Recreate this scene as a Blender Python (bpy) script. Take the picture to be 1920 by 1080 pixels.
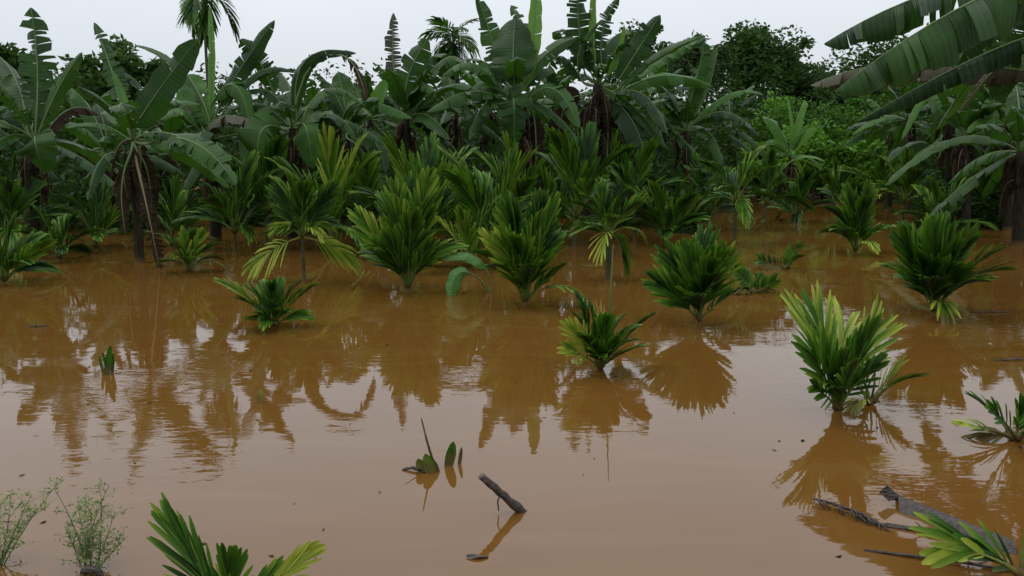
import bpy, math, random
import numpy as np
from mathutils import Vector as V, Matrix, Quaternion

for o in list(bpy.data.objects):
    bpy.data.objects.remove(o)
scene = bpy.context.scene
COL = scene.collection
R = math.radians

# ------------------------------------------------------------------ camera
PITCH = R(9.1); FPX = 1500.0; CAMH = 1.8
cam = bpy.data.cameras.new('camera'); camo = bpy.data.objects.new('camera', cam)
COL.objects.link(camo)
camo.location = (0, 0, CAMH); camo.rotation_euler = (math.pi/2 - PITCH, 0, 0)
cam.sensor_width = 36; cam.lens = 36*FPX/1920; cam.clip_start = .05; cam.clip_end = 6000
scene.camera = camo

# ------------------------------------------------------------------ sky, sun, exposure
SUN_EL, SUN_AZ = R(58), R(-70)
world = bpy.data.worlds.new('World'); scene.world = world; world.use_nodes = True
wn, wl = world.node_tree.nodes, world.node_tree.links
wn.clear()
sky = wn.new('ShaderNodeTexSky'); sky.sky_type = 'NISHITA'; sky.sun_disc = False
sky.sun_elevation = SUN_EL; sky.sun_rotation = SUN_AZ
sky.air_density = 1.0; sky.dust_density = 3.0; sky.ozone_density = 1.0
hsv = wn.new('ShaderNodeHueSaturation'); hsv.inputs['Saturation'].default_value = .30
tc = wn.new('ShaderNodeTexCoord')
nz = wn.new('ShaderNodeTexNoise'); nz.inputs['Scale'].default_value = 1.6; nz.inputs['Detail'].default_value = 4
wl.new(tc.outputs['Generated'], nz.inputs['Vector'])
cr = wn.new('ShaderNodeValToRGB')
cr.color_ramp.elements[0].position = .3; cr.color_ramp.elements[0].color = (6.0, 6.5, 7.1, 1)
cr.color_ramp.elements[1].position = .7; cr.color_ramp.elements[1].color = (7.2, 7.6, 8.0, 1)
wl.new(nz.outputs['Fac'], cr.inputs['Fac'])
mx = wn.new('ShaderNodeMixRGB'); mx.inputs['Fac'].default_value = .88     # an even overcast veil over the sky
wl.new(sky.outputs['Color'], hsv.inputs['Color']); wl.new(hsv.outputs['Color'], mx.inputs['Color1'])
sxyz = wn.new('ShaderNodeSeparateXYZ'); wl.new(tc.outputs['Generated'], sxyz.inputs[0])
zr = wn.new('ShaderNodeMapRange'); zr.inputs['To Min'].default_value = 1.0; zr.inputs['To Max'].default_value = 2.5
wl.new(sxyz.outputs['Z'], zr.inputs['Value'])          # overcast sky: luminance grows with the sine of the elevation
vm = wn.new('ShaderNodeVectorMath'); vm.operation = 'SCALE'
wl.new(cr.outputs['Color'], vm.inputs[0]); wl.new(zr.outputs[0], vm.inputs['Scale'])
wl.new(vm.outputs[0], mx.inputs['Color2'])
bg = wn.new('ShaderNodeBackground'); bg.inputs['Strength'].default_value = .1
wo = wn.new('ShaderNodeOutputWorld')
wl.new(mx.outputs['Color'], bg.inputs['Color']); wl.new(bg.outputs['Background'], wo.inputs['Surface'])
sun = bpy.data.lights.new('sun', 'SUN'); sun.energy = .7; sun.angle = R(25); sun.color = (1, .96, .9)
suno = bpy.data.objects.new('sun', sun); COL.objects.link(suno)
sd = V((math.sin(SUN_AZ)*math.cos(SUN_EL), math.cos(SUN_AZ)*math.cos(SUN_EL), math.sin(SUN_EL)))
suno.rotation_euler = sd.to_track_quat('Z', 'Y').to_euler(); suno.location = sd*50
scene.view_settings.view_transform = 'Standard'; scene.view_settings.look = 'None'
scene.view_settings.exposure = 0.0; scene.view_settings.gamma = 1

# ------------------------------------------------------------------ pixel of the photograph -> place
FW = V((0, math.cos(PITCH), -math.sin(PITCH))); UPV = V((0, math.sin(PITCH), math.cos(PITCH))); RT = V((1, 0, 0))
EYE = V((0, 0, CAMH))
def ray(x, y): return FW + RT*((x-960)/FPX) + UPV*((540-y)/FPX)
def P(x, y, d):
    r = ray(x, y); return EYE + r*(d/r.y)
def W(x, y):
    r = ray(x, y); return EYE + r*(CAMH/-r.z)

# ------------------------------------------------------------------ materials
def newmat(name):
    m = bpy.data.materials.new(name); m.use_nodes = True
    m.node_tree.nodes.clear(); return m, m.node_tree.nodes, m.node_tree.links
def math_n(n, l, op, a, b=None):
    k = n.new('ShaderNodeMath'); k.operation = op
    for i, s in enumerate((a, b)):
        if s is None: continue
        if isinstance(s, (int, float)): k.inputs[i].default_value = s
        else: l.new(s, k.inputs[i])
    return k.outputs[0]
def mix_n(n, l, f, a, b):
    k = n.new('ShaderNodeMixRGB')
    for i, s in zip(('Fac', 'Color1', 'Color2'), (f, a, b)):
        if isinstance(s, (int, float)): k.inputs[i].default_value = s
        elif isinstance(s, tuple): k.inputs[i].default_value = s + (1,)
        else: l.new(s, k.inputs[i])
    return k.outputs[0]
def attr(n, name):
    a = n.new('ShaderNodeAttribute'); a.attribute_name = name; return a.outputs['Fac']
MUD = (.12, .07, .028)
def mud_n(n, l, tx, noise, c, top):
    sx = n.new('ShaderNodeSeparateXYZ'); l.new(tx.outputs['Object'], sx.inputs[0])
    h = math_n(n, l, 'ADD', sx.outputs['Z'], math_n(n, l, 'MULTIPLY', math_n(n, l, 'SUBTRACT', noise, .5), .25))
    mr = n.new('ShaderNodeMapRange'); mr.inputs['From Min'].default_value = top; mr.inputs['From Max'].default_value = top*.3
    mr.inputs['To Min'].default_value = 0; mr.inputs['To Max'].default_value = .75
    l.new(h, mr.inputs['Value'])
    return mix_n(n, l, mr.outputs[0], c, MUD)
def leaf_mat(name, dark, light, rough=.4, trans=.25, transc=None, veins=0, edge=None, spec=.5, mid=None, mud=0):
    m, n, l = newmat(name)
    t = attr(n, 'tint'); oi = n.new('ShaderNodeObjectInfo')
    tx = n.new('ShaderNodeTexCoord')
    ns = n.new('ShaderNodeTexNoise'); ns.inputs['Scale'].default_value = 4; ns.inputs['Detail'].default_value = 5
    l.new(tx.outputs['Object'], ns.inputs['Vector'])
    f = math_n(n, l, 'ADD', t, math_n(n, l, 'MULTIPLY', math_n(n, l, 'SUBTRACT', ns.outputs['Fac'], .5), .55))
    f = math_n(n, l, 'ADD', f, math_n(n, l, 'MULTIPLY', math_n(n, l, 'SUBTRACT', oi.outputs['Random'], .5), .25))
    k = n.new('ShaderNodeClamp'); l.new(f, k.inputs['Value']); f = k.outputs[0]
    if mid:
        r = n.new('ShaderNodeValToRGB'); r.color_ramp.elements[0].color = dark+(1,); r.color_ramp.elements[1].color = light+(1,)
        e = r.color_ramp.elements.new(.42); e.color = mid+(1,); l.new(f, r.inputs['Fac']); c = r.outputs[0]
    else: c = mix_n(n, l, f, dark, light)
    if mud: c = mud_n(n, l, tx, ns.outputs['Fac'], c, mud)
    bs = n.new('ShaderNodeBsdfPrincipled')
    if edge:
        lu = attr(n, 'lu')
        e = math_n(n, l, 'ADD', lu, math_n(n, l, 'MULTIPLY', math_n(n, l, 'SUBTRACT', ns.outputs['Fac'], .5), .5))
        e = math_n(n, l, 'MULTIPLY', math_n(n, l, 'SUBTRACT', e, .97), 9.0)
        k2 = n.new('ShaderNodeClamp'); l.new(e, k2.inputs['Value'])
        c = mix_n(n, l, k2.outputs[0], c, edge)
    if veins:
        lv = attr(n, 'lv')
        s = math_n(n, l, 'SINE', math_n(n, l, 'MULTIPLY', lv, veins))
        s2 = math_n(n, l, 'SINE', math_n(n, l, 'MULTIPLY', lv, veins*.37))
        h = math_n(n, l, 'ADD', s, s2)
        c = mix_n(n, l, math_n(n, l, 'MULTIPLY', math_n(n, l, 'MAXIMUM', s2, 0.0), .13), c, light)
        b = n.new('ShaderNodeBump'); b.inputs['Strength'].default_value = .35; b.inputs['Distance'].default_value = .006
        l.new(h, b.inputs['Height']); l.new(b.outputs['Normal'], bs.inputs['Normal'])
    l.new(c, bs.inputs['Base Color'])
    rr = math_n(n, l, 'ADD', math_n(n, l, 'MULTIPLY', ns.outputs['Fac'], .25), rough-.12)
    l.new(rr, bs.inputs['Roughness']); bs.inputs['Specular IOR Level'].default_value = spec
    tr = n.new('ShaderNodeBsdfTranslucent')
    l.new(mix_n(n, l, .55, c, transc or light), tr.inputs['Color'])
    ms = n.new('ShaderNodeMixShader'); ms.inputs['Fac'].default_value = trans
    l.new(bs.outputs[0], ms.inputs[1]); l.new(tr.outputs[0], ms.inputs[2])
    o = n.new('ShaderNodeOutputMaterial'); l.new(ms.outputs[0], o.inputs['Surface'])
    return m
def rough_mat(name, a, b, scale=(8, 8, 2), rough=.85, bump=.5, mud=0, spec=.12):
    m, n, l = newmat(name)
    tx = n.new('ShaderNodeTexCoord'); mp = n.new('ShaderNodeMapping'); mp.inputs['Scale'].default_value = scale
    ns = n.new('ShaderNodeTexNoise'); ns.inputs['Scale'].default_value = 3; ns.inputs['Detail'].default_value = 7
    l.new(tx.outputs['Object'], mp.inputs['Vector']); l.new(mp.outputs[0], ns.inputs['Vector'])
    r = n.new('ShaderNodeValToRGB'); r.color_ramp.elements[0].position = .35; r.color_ramp.elements[1].position = .68
    r.color_ramp.elements[0].color = a+(1,); r.color_ramp.elements[1].color = b+(1,)
    l.new(ns.outputs['Fac'], r.inputs['Fac'])
    c = mud_n(n, l, tx, ns.outputs['Fac'], r.outputs[0], mud) if mud else r.outputs[0]
    bs = n.new('ShaderNodeBsdfPrincipled'); l.new(c, bs.inputs['Base Color']); bs.inputs['Specular IOR Level'].default_value = spec
    bs.inputs['Roughness'].default_value = rough
    bp = n.new('ShaderNodeBump'); bp.inputs['Strength'].default_value = bump; bp.inputs['Distance'].default_value = .02
    l.new(ns.outputs['Fac'], bp.inputs['Height']); l.new(bp.outputs[0], bs.inputs['Normal'])
    o = n.new('ShaderNodeOutputMaterial'); l.new(bs.outputs[0], o.inputs['Surface'])
    return m
BROWN = (.09, .055, .025)
M = {}
M['ban'] = leaf_mat('banana_leaf_green', (.0045, .021, .0045), (.064, .165, .020), .36, .2, (.09, .27, .015), 210, BROWN, spec=.19)
M['banY'] = leaf_mat('banana_leaf_young', (.035, .12, .02), (.13, .28, .035), .4, .32, (.2, .42, .03), 210, spec=.3)
M['banD'] = leaf_mat('banana_leaf_dry', (.011, .008, .006), (.065, .045, .025), .8, .12, (.16, .09, .03), 160, spec=.06)
M['banG'] = leaf_mat('banana_leaf_wilted', (.035, .035, .022), (.11, .10, .055), .6, .15, (.14, .13, .04), 180, BROWN, spec=.3)
M['rib'] = leaf_mat('banana_midrib', (.06, .12, .03), (.17, .25, .07), .5, .1)
M['ribD'] = leaf_mat('dry_midrib', (.09, .075, .03), (.2, .17, .06), .6, .05)
M['palm'] = leaf_mat('palm_leaflet', (.0035, .019, .0025), (.34, .38, .045), .42, .2, (.08, .24, .015), spec=.15, mid=(.055, .14, .008), mud=.09)
M['palmS'] = leaf_mat('palm_rachis', (.03, .07, .012), (.17, .2, .03), .5, .05, spec=.2, mud=.12)
M['stem'] = rough_mat('palm_stem_bark', (.025, .03, .012), (.10, .10, .05), (10, 10, 14), mud=.2)
M['trunk'] = rough_mat('banana_pseudostem', (.008, .007, .005), (.045, .036, .02), (14, 14, 1.5), mud=.12)
M['trunkG'] = rough_mat('banana_pseudostem_green', (.03, .035, .015), (.10, .12, .04), (14, 14, 1.5), .6)
M['bark'] = rough_mat('tree_bark', (.03, .024, .018), (.10, .08, .06), (6, 6, 2))
M['wood'] = rough_mat('wet_wood', (.012, .009, .007), (.075, .055, .042), (9, 30, 30), .45, .6, spec=.4)
M['cut'] = rough_mat('cut_wood', (.09, .065, .045), (.2, .15, .11), (30, 30, 30), .7, .3)
M['tree'] = leaf_mat('tree_leaf_dark', (.012, .034, .009), (.06, .125, .022), .5, .25, (.08, .17, .02), spec=.1)
M['treeB'] = leaf_mat('tree_leaf_fresh', (.035, .115, .012), (.17, .36, .03), .5, .3, (.13, .28, .02), spec=.2)
M['bamb'] = leaf_mat('bamboo_leaf', (.025, .055, .018), (.08, .13, .035), .55, .25, (.12, .2, .03), spec=.2)
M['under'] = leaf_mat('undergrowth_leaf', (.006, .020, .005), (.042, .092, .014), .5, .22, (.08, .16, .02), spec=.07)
M['weed'] = leaf_mat('weed_leaf', (.08, .13, .04), (.36, .43, .17), .7, .35, (.35, .4, .2), spec=.1)
M['taro'] = leaf_mat('seedling_leaf', (.05, .16, .03), (.12, .32, .06), .4, .3, (.2, .45, .05), 150)
M['ground'] = rough_mat('wet_earth', (.05, .032, .016), (.12, .085, .04), (1, 1, 1), .9)

def water_mat():
    m, n, l = newmat('muddy_flood_water')
    tx = n.new('ShaderNodeTexCoord')
    big = n.new('ShaderNodeTexNoise'); big.inputs['Scale'].default_value = .22; big.inputs['Detail'].default_value = 4
    l.new(tx.outputs['Object'], big.inputs['Vector'])
    c = mix_n(n, l, big.outputs['Fac'], (.112, .049, .009), (.145, .064, .0135))
    mq = n.new('ShaderNodeMapping'); mq.inputs['Scale'].default_value = (.5, 2.2, 1); mq.inputs['Rotation'].default_value = (0, 0, R(-9)); l.new(tx.outputs['Object'], mq.inputs['Vector'])
    st = n.new('ShaderNodeTexNoise'); st.inputs['Scale'].default_value = 1.3; st.inputs['Detail'].default_value = 6; st.inputs['Distortion'].default_value = 1.2
    l.new(mq.outputs[0], st.inputs['Vector'])
    sr = n.new('ShaderNodeMapRange'); sr.inputs['From Min'].default_value = .5; sr.inputs['From Max'].default_value = .75; sr.inputs['To Max'].default_value = .45
    l.new(st.outputs['Fac'], sr.inputs['Value']); c = mix_n(n, l, sr.outputs[0], c, (.165, .085, .026))
    bs = n.new('ShaderNodeBsdfPrincipled'); l.new(c, bs.inputs['Base Color'])
    bs.inputs['Roughness'].default_value = .02; bs.inputs['IOR'].default_value = 1.5
    mp = n.new('ShaderNodeMapping'); mp.inputs['Scale'].default_value = (.8, 2.0, 1); mp.inputs['Rotation'].default_value = (0, 0, R(12))
    l.new(tx.outputs['Object'], mp.inputs['Vector'])
    w1 = n.new('ShaderNodeTexNoise'); w1.inputs['Scale'].default_value = 4.5; w1.inputs['Detail'].default_value = 2.5
    w2 = n.new('ShaderNodeTexNoise'); w2.inputs['Scale'].default_value = .8; w2.inputs['Detail'].default_value = 2
    w3 = n.new('ShaderNodeTexNoise'); w3.inputs['Scale'].default_value = 16; w3.inputs['Detail'].default_value = 2
    l.new(mp.outputs[0], w1.inputs['Vector']); l.new(mp.outputs[0], w2.inputs['Vector']); l.new(mp.outputs[0], w3.inputs['Vector'])
    msk = n.new('ShaderNodeTexNoise'); msk.inputs['Scale'].default_value = .55; msk.inputs['Detail'].default_value = 3
    l.new(tx.outputs['Object'], msk.inputs['Vector'])
    mr = n.new('ShaderNodeMapRange'); mr.inputs['From Min'].default_value = .52; mr.inputs['From Max'].default_value = .7
    l.new(msk.outputs['Fac'], mr.inputs['Value'])
    gate = math_n(n, l, 'ADD', math_n(n, l, 'MULTIPLY', mr.outputs[0], 1.0), .09)
    h = math_n(n, l, 'ADD', w1.outputs['Fac'], math_n(n, l, 'MULTIPLY', w3.outputs['Fac'], .22))
    h = math_n(n, l, 'MULTIPLY', h, gate)
    h = math_n(n, l, 'ADD', h, math_n(n, l, 'MULTIPLY', w2.outputs['Fac'], .25))
    b = n.new('ShaderNodeBump'); b.inputs['Strength'].default_value = 1; b.inputs['Distance'].default_value = .0042
    l.new(h, b.inputs['Height']); l.new(b.outputs[0], bs.inputs['Normal'])
    o = n.new('ShaderNodeOutputMaterial'); l.new(bs.outputs[0], o.inputs['Surface'])
    return m
M['water'] = water_mat()

# ------------------------------------------------------------------ mesh helpers
class MB:
    def __init__(s): s.v = []; s.f = []; s.t = []; s.lu = []; s.lv = []; s.mi = []
    def vert(s, p, t=0., lu=0., lv=0.):
        s.v.append((p[0], p[1], p[2])); s.t.append(t); s.lu.append(lu); s.lv.append(lv); return len(s.v)-1
    def face(s, idx, m=0): s.f.append(tuple(idx)); s.mi.append(m)
    def tube(s, pts, rad, sides=6, t=0., m=0, cap=True):
        prev = None; up = V((.3, .2, 1)).normalized(); n = len(pts)
        for i, p in enumerate(pts):
            d = (pts[min(i+1, n-1)] - pts[max(i-1, 0)]).normalized()
            if abs(d.dot(up)) > .95: up = V((1, .1, .05)).normalized()
            a = d.cross(up).normalized(); b = a.cross(d).normalized(); up = b
            ring = [s.vert(p + (a*math.cos(q)+b*math.sin(q))*rad[i], t) for q in [2*math.pi*k/sides for k in range(sides)]]
            if prev:
                for k in range(sides): s.face((prev[k], prev[(k+1) % sides], ring[(k+1) % sides], ring[k]), m)
            elif cap: s.face(ring[::-1], m)
            prev = ring
        if cap: s.face(prev, m)
    def build(s, name, mats, parent=None, smooth=True):
        me = bpy.data.meshes.new(name); me.from_pydata(s.v, [], s.f)
        for nm, d in (('tint', s.t), ('lu', s.lu), ('lv', s.lv)):
            a = me.attributes.new(nm, 'FLOAT', 'POINT'); a.data.foreach_set('value', d)
        for m in (mats if isinstance(mats, (list, tuple)) else [mats]): me.materials.append(M[m])
        me.polygons.foreach_set('material_index', s.mi)
        me.polygons.foreach_set('use_smooth', [smooth]*len(s.f)); me.update()
        o = bpy.data.objects.new(name, me); COL.objects.link(o); o.parent = parent
        return o
def tag(o, label=None, cat=None, group=None, kind=None):
    if label: o['label'] = label
    if cat: o['category'] = cat
    if group: o['group'] = group
    if kind: o['kind'] = kind
    return o
def empty(name, loc, label, cat, group=None):
    o = bpy.data.objects.new(name, None); COL.objects.link(o); o.location = loc; o.empty_display_size = .2
    return tag(o, label, cat, group)
def bez(a, b, c, t): return a*(1-t)**2 + b*(2*t*(1-t)) + c*t*t
def dbez(a, b, c, t): return ((b-a)*(2*(1-t)) + (c-b)*(2*t))
def pick_rng(seed): return random.Random(seed)

# ------------------------------------------------------------------ setting: earth, water
def setting():
    xs = [-3000, -600, -150] + [x*3 for x in range(-30, 31)] + [150, 600, 3000]
    ys = [-3000, -400, -60] + [y*2 for y in range(-10, 50)] + [140, 300, 900, 3000]
    rng = pick_rng(3); mb = MB()
    for y in ys:
        for x in xs:
            e = max(0, min(1, (y-44+5*math.sin(x*.09))/9)); e = e*e*(3-2*e)
            mb.vert((x, y, -.55 + e*.95 + rng.uniform(-.06, .06)))
    k = len(xs)
    for j in range(len(ys)-1):
        for i in range(k-1): mb.face((j*k+i, j*k+i+1, (j+1)*k+i+1, (j+1)*k+i))
    tag(mb.build('ground', 'ground'), kind='structure')
    mb = MB()
    for x, y in ((-400, -120), (400, -120), (400, 260), (-400, 260)): mb.vert((x, y, 0))
    mb.face((0, 1, 2, 3)); tag(mb.build('water', 'water', smooth=False), kind='structure')
setting()

# ------------------------------------------------------------------ banana plants
def leaf_width(t): return (1-math.exp(-t/.07))*max(0, 1-t**4.5)**.62
def banana_leaf(name, mat, p0, p1, p2, crown, width, hint, rng, droop=30, tears=6, gap=.15, tint=.2, parent=None, rib=None, label=None, nst=26, pet=.022):
    """p0..p2 midrib of the blade, crown = where the petiole leaves the plant; all local to the plant."""
    mb = MB()
    L = (p1-p0).length + (p2-p1).length
    d0 = (p1-p0).normalized()
    pts = []; rad = []
    if crown is not None and (p0-crown).length > .03:
        cc = p0 - d0*((p0-crown).length*.5)
        for i in range(5): pts.append(bez(crown, cc, p0, i/5)); rad.append(pet*(1.25-.25*i/5))
    for i in range(11):
        t = i/10; pts.append(bez(p0, p1, p2, t)); rad.append(pet*(1-.86*t))
    mb.tube(pts, rad, 5, .35, 1)
    for side in (-1, 1):
        # where the blade is torn
        nt = max(0, int(round(tears*rng.uniform(.7, 1.3))))
        cuts = set(rng.sample(range(2, nst-1), min(nt, nst-3)))
        grp = 0; dph = rng.uniform(-1, 1)*min(18, tears*2.2); dw = 1.; dsk = 0.
        prev = None; ph_und = rng.uniform(0, 6)
        def column(t, shift, dphv, skew, wmul):
            c = bez(p0, p1, p2, t); T = dbez(p0, p1, p2, t).normalized()
            S = T.cross(hint)
            if S.length < .05: S = T.cross(V((1, 0, .2)))
            S.normalize(); N = S.cross(T).normalized()
            w = width*leaf_width(t)*wmul*(1+.05*math.sin(t*37+ph_und))
            col = []
            ph = R(droop + dphv + 5*math.sin(t*17+ph_und))
            pos = c + N*rad[-1]*.5; up0 = pos
            ns = 4
            for q in range(ns+1):
                u = q/ns
                a = ph*(.45+.85*u)
                if q:
                    dirv = S*(side*math.cos(a)) - N*math.sin(a) + T*(.22+skew)
                    dirv += V((0, 0, -1))*(.12*u*(droop > 0))
                    pos = pos + dirv.normalized()*(w/ns)
                pp = pos + T*(shift*u)
                col.append(mb.vert(pp, tint+.09*math.sin(grp*7.3+side), max(u, (t-.86)/.14*1.02), t*L + side*.31))
            return col
        for i in range(nst+1):
            t = .002 + .996*min(1, max(0, (i + (rng.uniform(-.38, .38) if 0 < i < nst else 0))/nst))
            g = L/nst*min(gap, .5)*.85
            if i in cuts:
                if prev is not None:
                    cA = column(t, -g*rng.uniform(.2, 1), dph, dsk, dw)
                    for q in range(4): mb.face((prev[q], cA[q], cA[q+1], prev[q+1]) if side > 0 else (prev[q], prev[q+1], cA[q+1], cA[q]))
                grp += 1
                dph = rng.uniform(-1, 1)*min(30, 8+tears*2.0); dw = rng.uniform(.86, 1.04); dsk = rng.uniform(-.12, .12)*min(1, tears/6)
                prev = column(t, g*rng.uniform(.2, 1), dph, dsk, dw)
            else:
                cA = column(t, 0, dph, dsk, dw)
                if prev is not None:
                    for q in range(4): mb.face((prev[q], cA[q], cA[q+1], prev[q+1]) if side > 0 else (prev[q], prev[q+1], cA[q+1], cA[q]))
                prev = cA
    o = mb.build(name, [mat, rib or 'rib'], parent)
    if label: o['label'] = label
    return o

def pseudostem(root, top, r0, r1, rng, mat='trunk', dry=6):
    mb = MB(); n = 12; lean = V((top.x*.35, top.y*.35, 0))
    base = V((0, 0, -.4)); mid = V((top.x*.25, top.y*.25, top.z*.5))
    pts = [bez(base, mid, top, i/n) for i in range(n+1)]
    rad = [(r0+(r1-r0)*i/n)*(1+rng.uniform(-.05, .05)) for i in range(n+1)]
    mb.tube(pts, rad, 10)
    # overlapping leaf sheaths
    for k in range(7):
        a = k*2.4+rng.random(); h = .25+.1*k
        pp = [bez(base, mid, top, min(1, h+.05*j)) for j in range(5)]
        mb.tube([p+V((math.cos(a), math.sin(a), 0))*rad[min(n, int((h+.05*j)*n))]*.55 for j, p in enumerate(pp)],
                [r0*.5, r0*.55, r0*.5, r0*.42, r0*.3], 6)
    mb.build('trunk', mat, root)
    for k in range(dry+4):     # withered leaf bases that hang against the stem
        a = rng.uniform(0, 6.28); d = V((math.cos(a), math.sin(a), 0)); h = top.z*rng.uniform(.62, 1.0)
        s = bez(base, mid, top, min(1, (h+.4)/(top.z+.4))); ln = rng.uniform(.35, .75)*min(1.3, top.z*.6)
        p0 = s+d*r1*.8; p1 = s+d*(r0+.22)+V((0, 0, .02)); p2 = s+d*(r0+rng.uniform(.05, .28))+V((rng.uniform(-.1, .1), rng.uniform(-.1, .1), -ln))
        banana_leaf('dry_leaf', 'banD', p0, p1, p2, None, rng.uniform(.10, .2), d+V((0, 0, .5)), rng, 40, 10, .25, rng.uniform(0, .7), root, 'ribD', nst=14, pet=.014)

CAMV = V((0, -1, .25)); UPH = V((0, 0, 1))
def banana(label, bx, by, crown_px, leaves, rnd=0, seed=1, r0=.15, r1=.09, mat='trunk', dry=6, group='banana plants in the flood', d=None, rl=1.7, rw=.26, back=True, name='banana_plant', rmats=('ban',)):
    rng = pick_rng(seed)
    base = W(bx, by) if d is None else V((P(bx, 400, d).x, d, 0))
    base.z = 0; D = base.y
    root = empty(name, base, label, 'banana plant', group)
    top = P(crown_px[0], crown_px[1], D) - base
    pseudostem(root, top, r0, r1, rng, mat, dry)
    for L in leaves:
        (x0, y0), (x1, y1), (x2, y2), wpx = L[:4]
        o = dict(face='up', mat='ban', droop=32, tears=7, gap=.12, tint=.2, d0=0, d1=0, d2=0, rib=None)
        if len(L) > 4: o.update(L[4])
        p0 = P(x0, y0, D+o['d0'])-base; pc = P(x1, y1, D+(o['d0']+o['d2'])/2+o['d1'])-base; p2 = P(x2, y2, D+o['d2'])-base
        p1 = pc*2 - (p0+p2)*.5
        h = {'up': UPH, 'cam': CAMV, 'camup': V((0, -.7, .7)), 'left': V((-.8, -.5, .4)), 'right': V((.8, -.5, .4)), 'away': V((0, .7, .7))}[o['face']]
        banana_leaf('leaf' if o['mat'] != 'banD' else 'dry_leaf', o['mat'], p0, p1, p2, top, wpx/FPX*D, h, rng, o['droop'], o['tears'], o['gap'], o['tint'], root, o['rib'])
    for k in range(rnd + (3 if leaves else 3)):
        a = (k*2.4 + rng.uniform(-.4, .4)) if back else rng.uniform(0, 6.28)
        el = R(rng.uniform(15, 75) if k % 3 else rng.uniform(-25, 20)); Ln = rl*rng.uniform(.75, 1.15)
        dv = V((math.cos(a), math.sin(a), 0))
        p0 = top + dv*.22*math.cos(el) + V((0, 0, .28*math.sin(el)))
        p1 = p0 + dv*(Ln*.5*math.cos(el)) + V((0, 0, Ln*.55*math.sin(el)))
        p2 = p0 + dv*(Ln*(.75*math.cos(el)+.2)) + V((0, 0, Ln*(.9*math.sin(el) - .55*math.cos(el))))
        banana_leaf('leaf', rng.choice(rmats), p0, p1, p2, top, rw*rng.uniform(.8, 1.15), UPH if el < 1.1 else V((-dv.x, -dv.y, .3)), rng,
                    rng.uniform(15, 50), rng.choice((3, 6, 9, 12)), rng.uniform(.05, .2), rng.uniform(0, .5), root)
    return root

# left edge plant
banana('dark banana plant with shredded upright leaf and broad leaf hanging over thin stem', 66, 468, (66, 262), [
    ((66, 250), (70, 130), (58, 14), 34, dict(face='cam', tears=17, gap=.5, droop=18, d2=.4, tint=0)),
    ((72, 250), (110, 165), (154, 98), 18, dict(face='cam', tears=4, droop=30)),
    ((70, 258), (66, 268), (82, 322), 38, dict(face='cam', droop=12, tears=6, d0=-.3, d1=-.35, d2=-.55, tint=.25)),
    ((52, 252), (0, 200), (-60, 250), 30, dict(tears=9)),
    ((56, 258), (0, 262), (-50, 330), 30, dict(tears=9, d2=-.8)),
    ((80, 262), (130, 205), (185, 215), 26, dict(mat='banD', d2=.8)),
    ((50, 240), (30, 150), (-15, 95), 30, dict(tears=5, d2=.9)),
    ((60, 240), (85, 190), (110, 215), 28, dict(d2=1.4)),
], rnd=2, seed=11, r0=.11, r1=.07, dry=4)
# left foreground plant with the dead frond
banana('banana plant with broad diagonal leaf and a dead brown leaf trailing into water', 262, 492, (250, 262), [
    ((252, 240), (305, 160), (371, 74), 33, dict(face='cam', tears=3, gap=.08, droop=14, tint=.1, d2=-.4)),
    ((238, 235), (212, 140), (176, 42), 22, dict(face='cam', tears=20, gap=.5, droop=35, d2=.6)),
    ((236, 235), (200, 195), (147, 162), 14, dict(face='camup', tears=5, droop=50, d2=-.3)),
    ((244, 228), (232, 185), (211, 133), 9, dict(face='cam', mat='banY', tears=0, droop=-20, d2=.3)),
    ((282, 268), (365, 268), (442, 346), 29, dict(face='camup', tears=9, gap=.08, droop=22, tint=.3, d2=-.9, d0=-.2)),
    ((236, 258), (180, 232), (122, 240), 12, dict(tears=3, droop=40, tint=.6, d2=-.3)),
    ((230, 290), (190, 300), (165, 375), 20, dict(tears=8, d2=-.6)),
    ((262, 330), (278, 400), (301, 512), 19, dict(face='cam', mat='banD', tears=20, gap=.5, droop=30, d0=-.35, d1=-.1, d2=-.75, rib='ribD', tint=.1)),
    ((240, 300), (228, 360), (236, 440), 16, dict(face='cam', mat='banD', tears=12, gap=.3, droop=30, d0=-.2, d2=-.3)),
    ((262, 250), (300, 195), (375, 195), 22, dict(d2=.9, tint=.5)),
    ((262, 290), (280, 340), (284, 420), 18, dict(face='cam', mat='banD', droop=25, tears=14, d0=-.1, d2=.1)),
], rnd=1, seed=12, r0=.085, r1=.07, dry=5)
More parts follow.
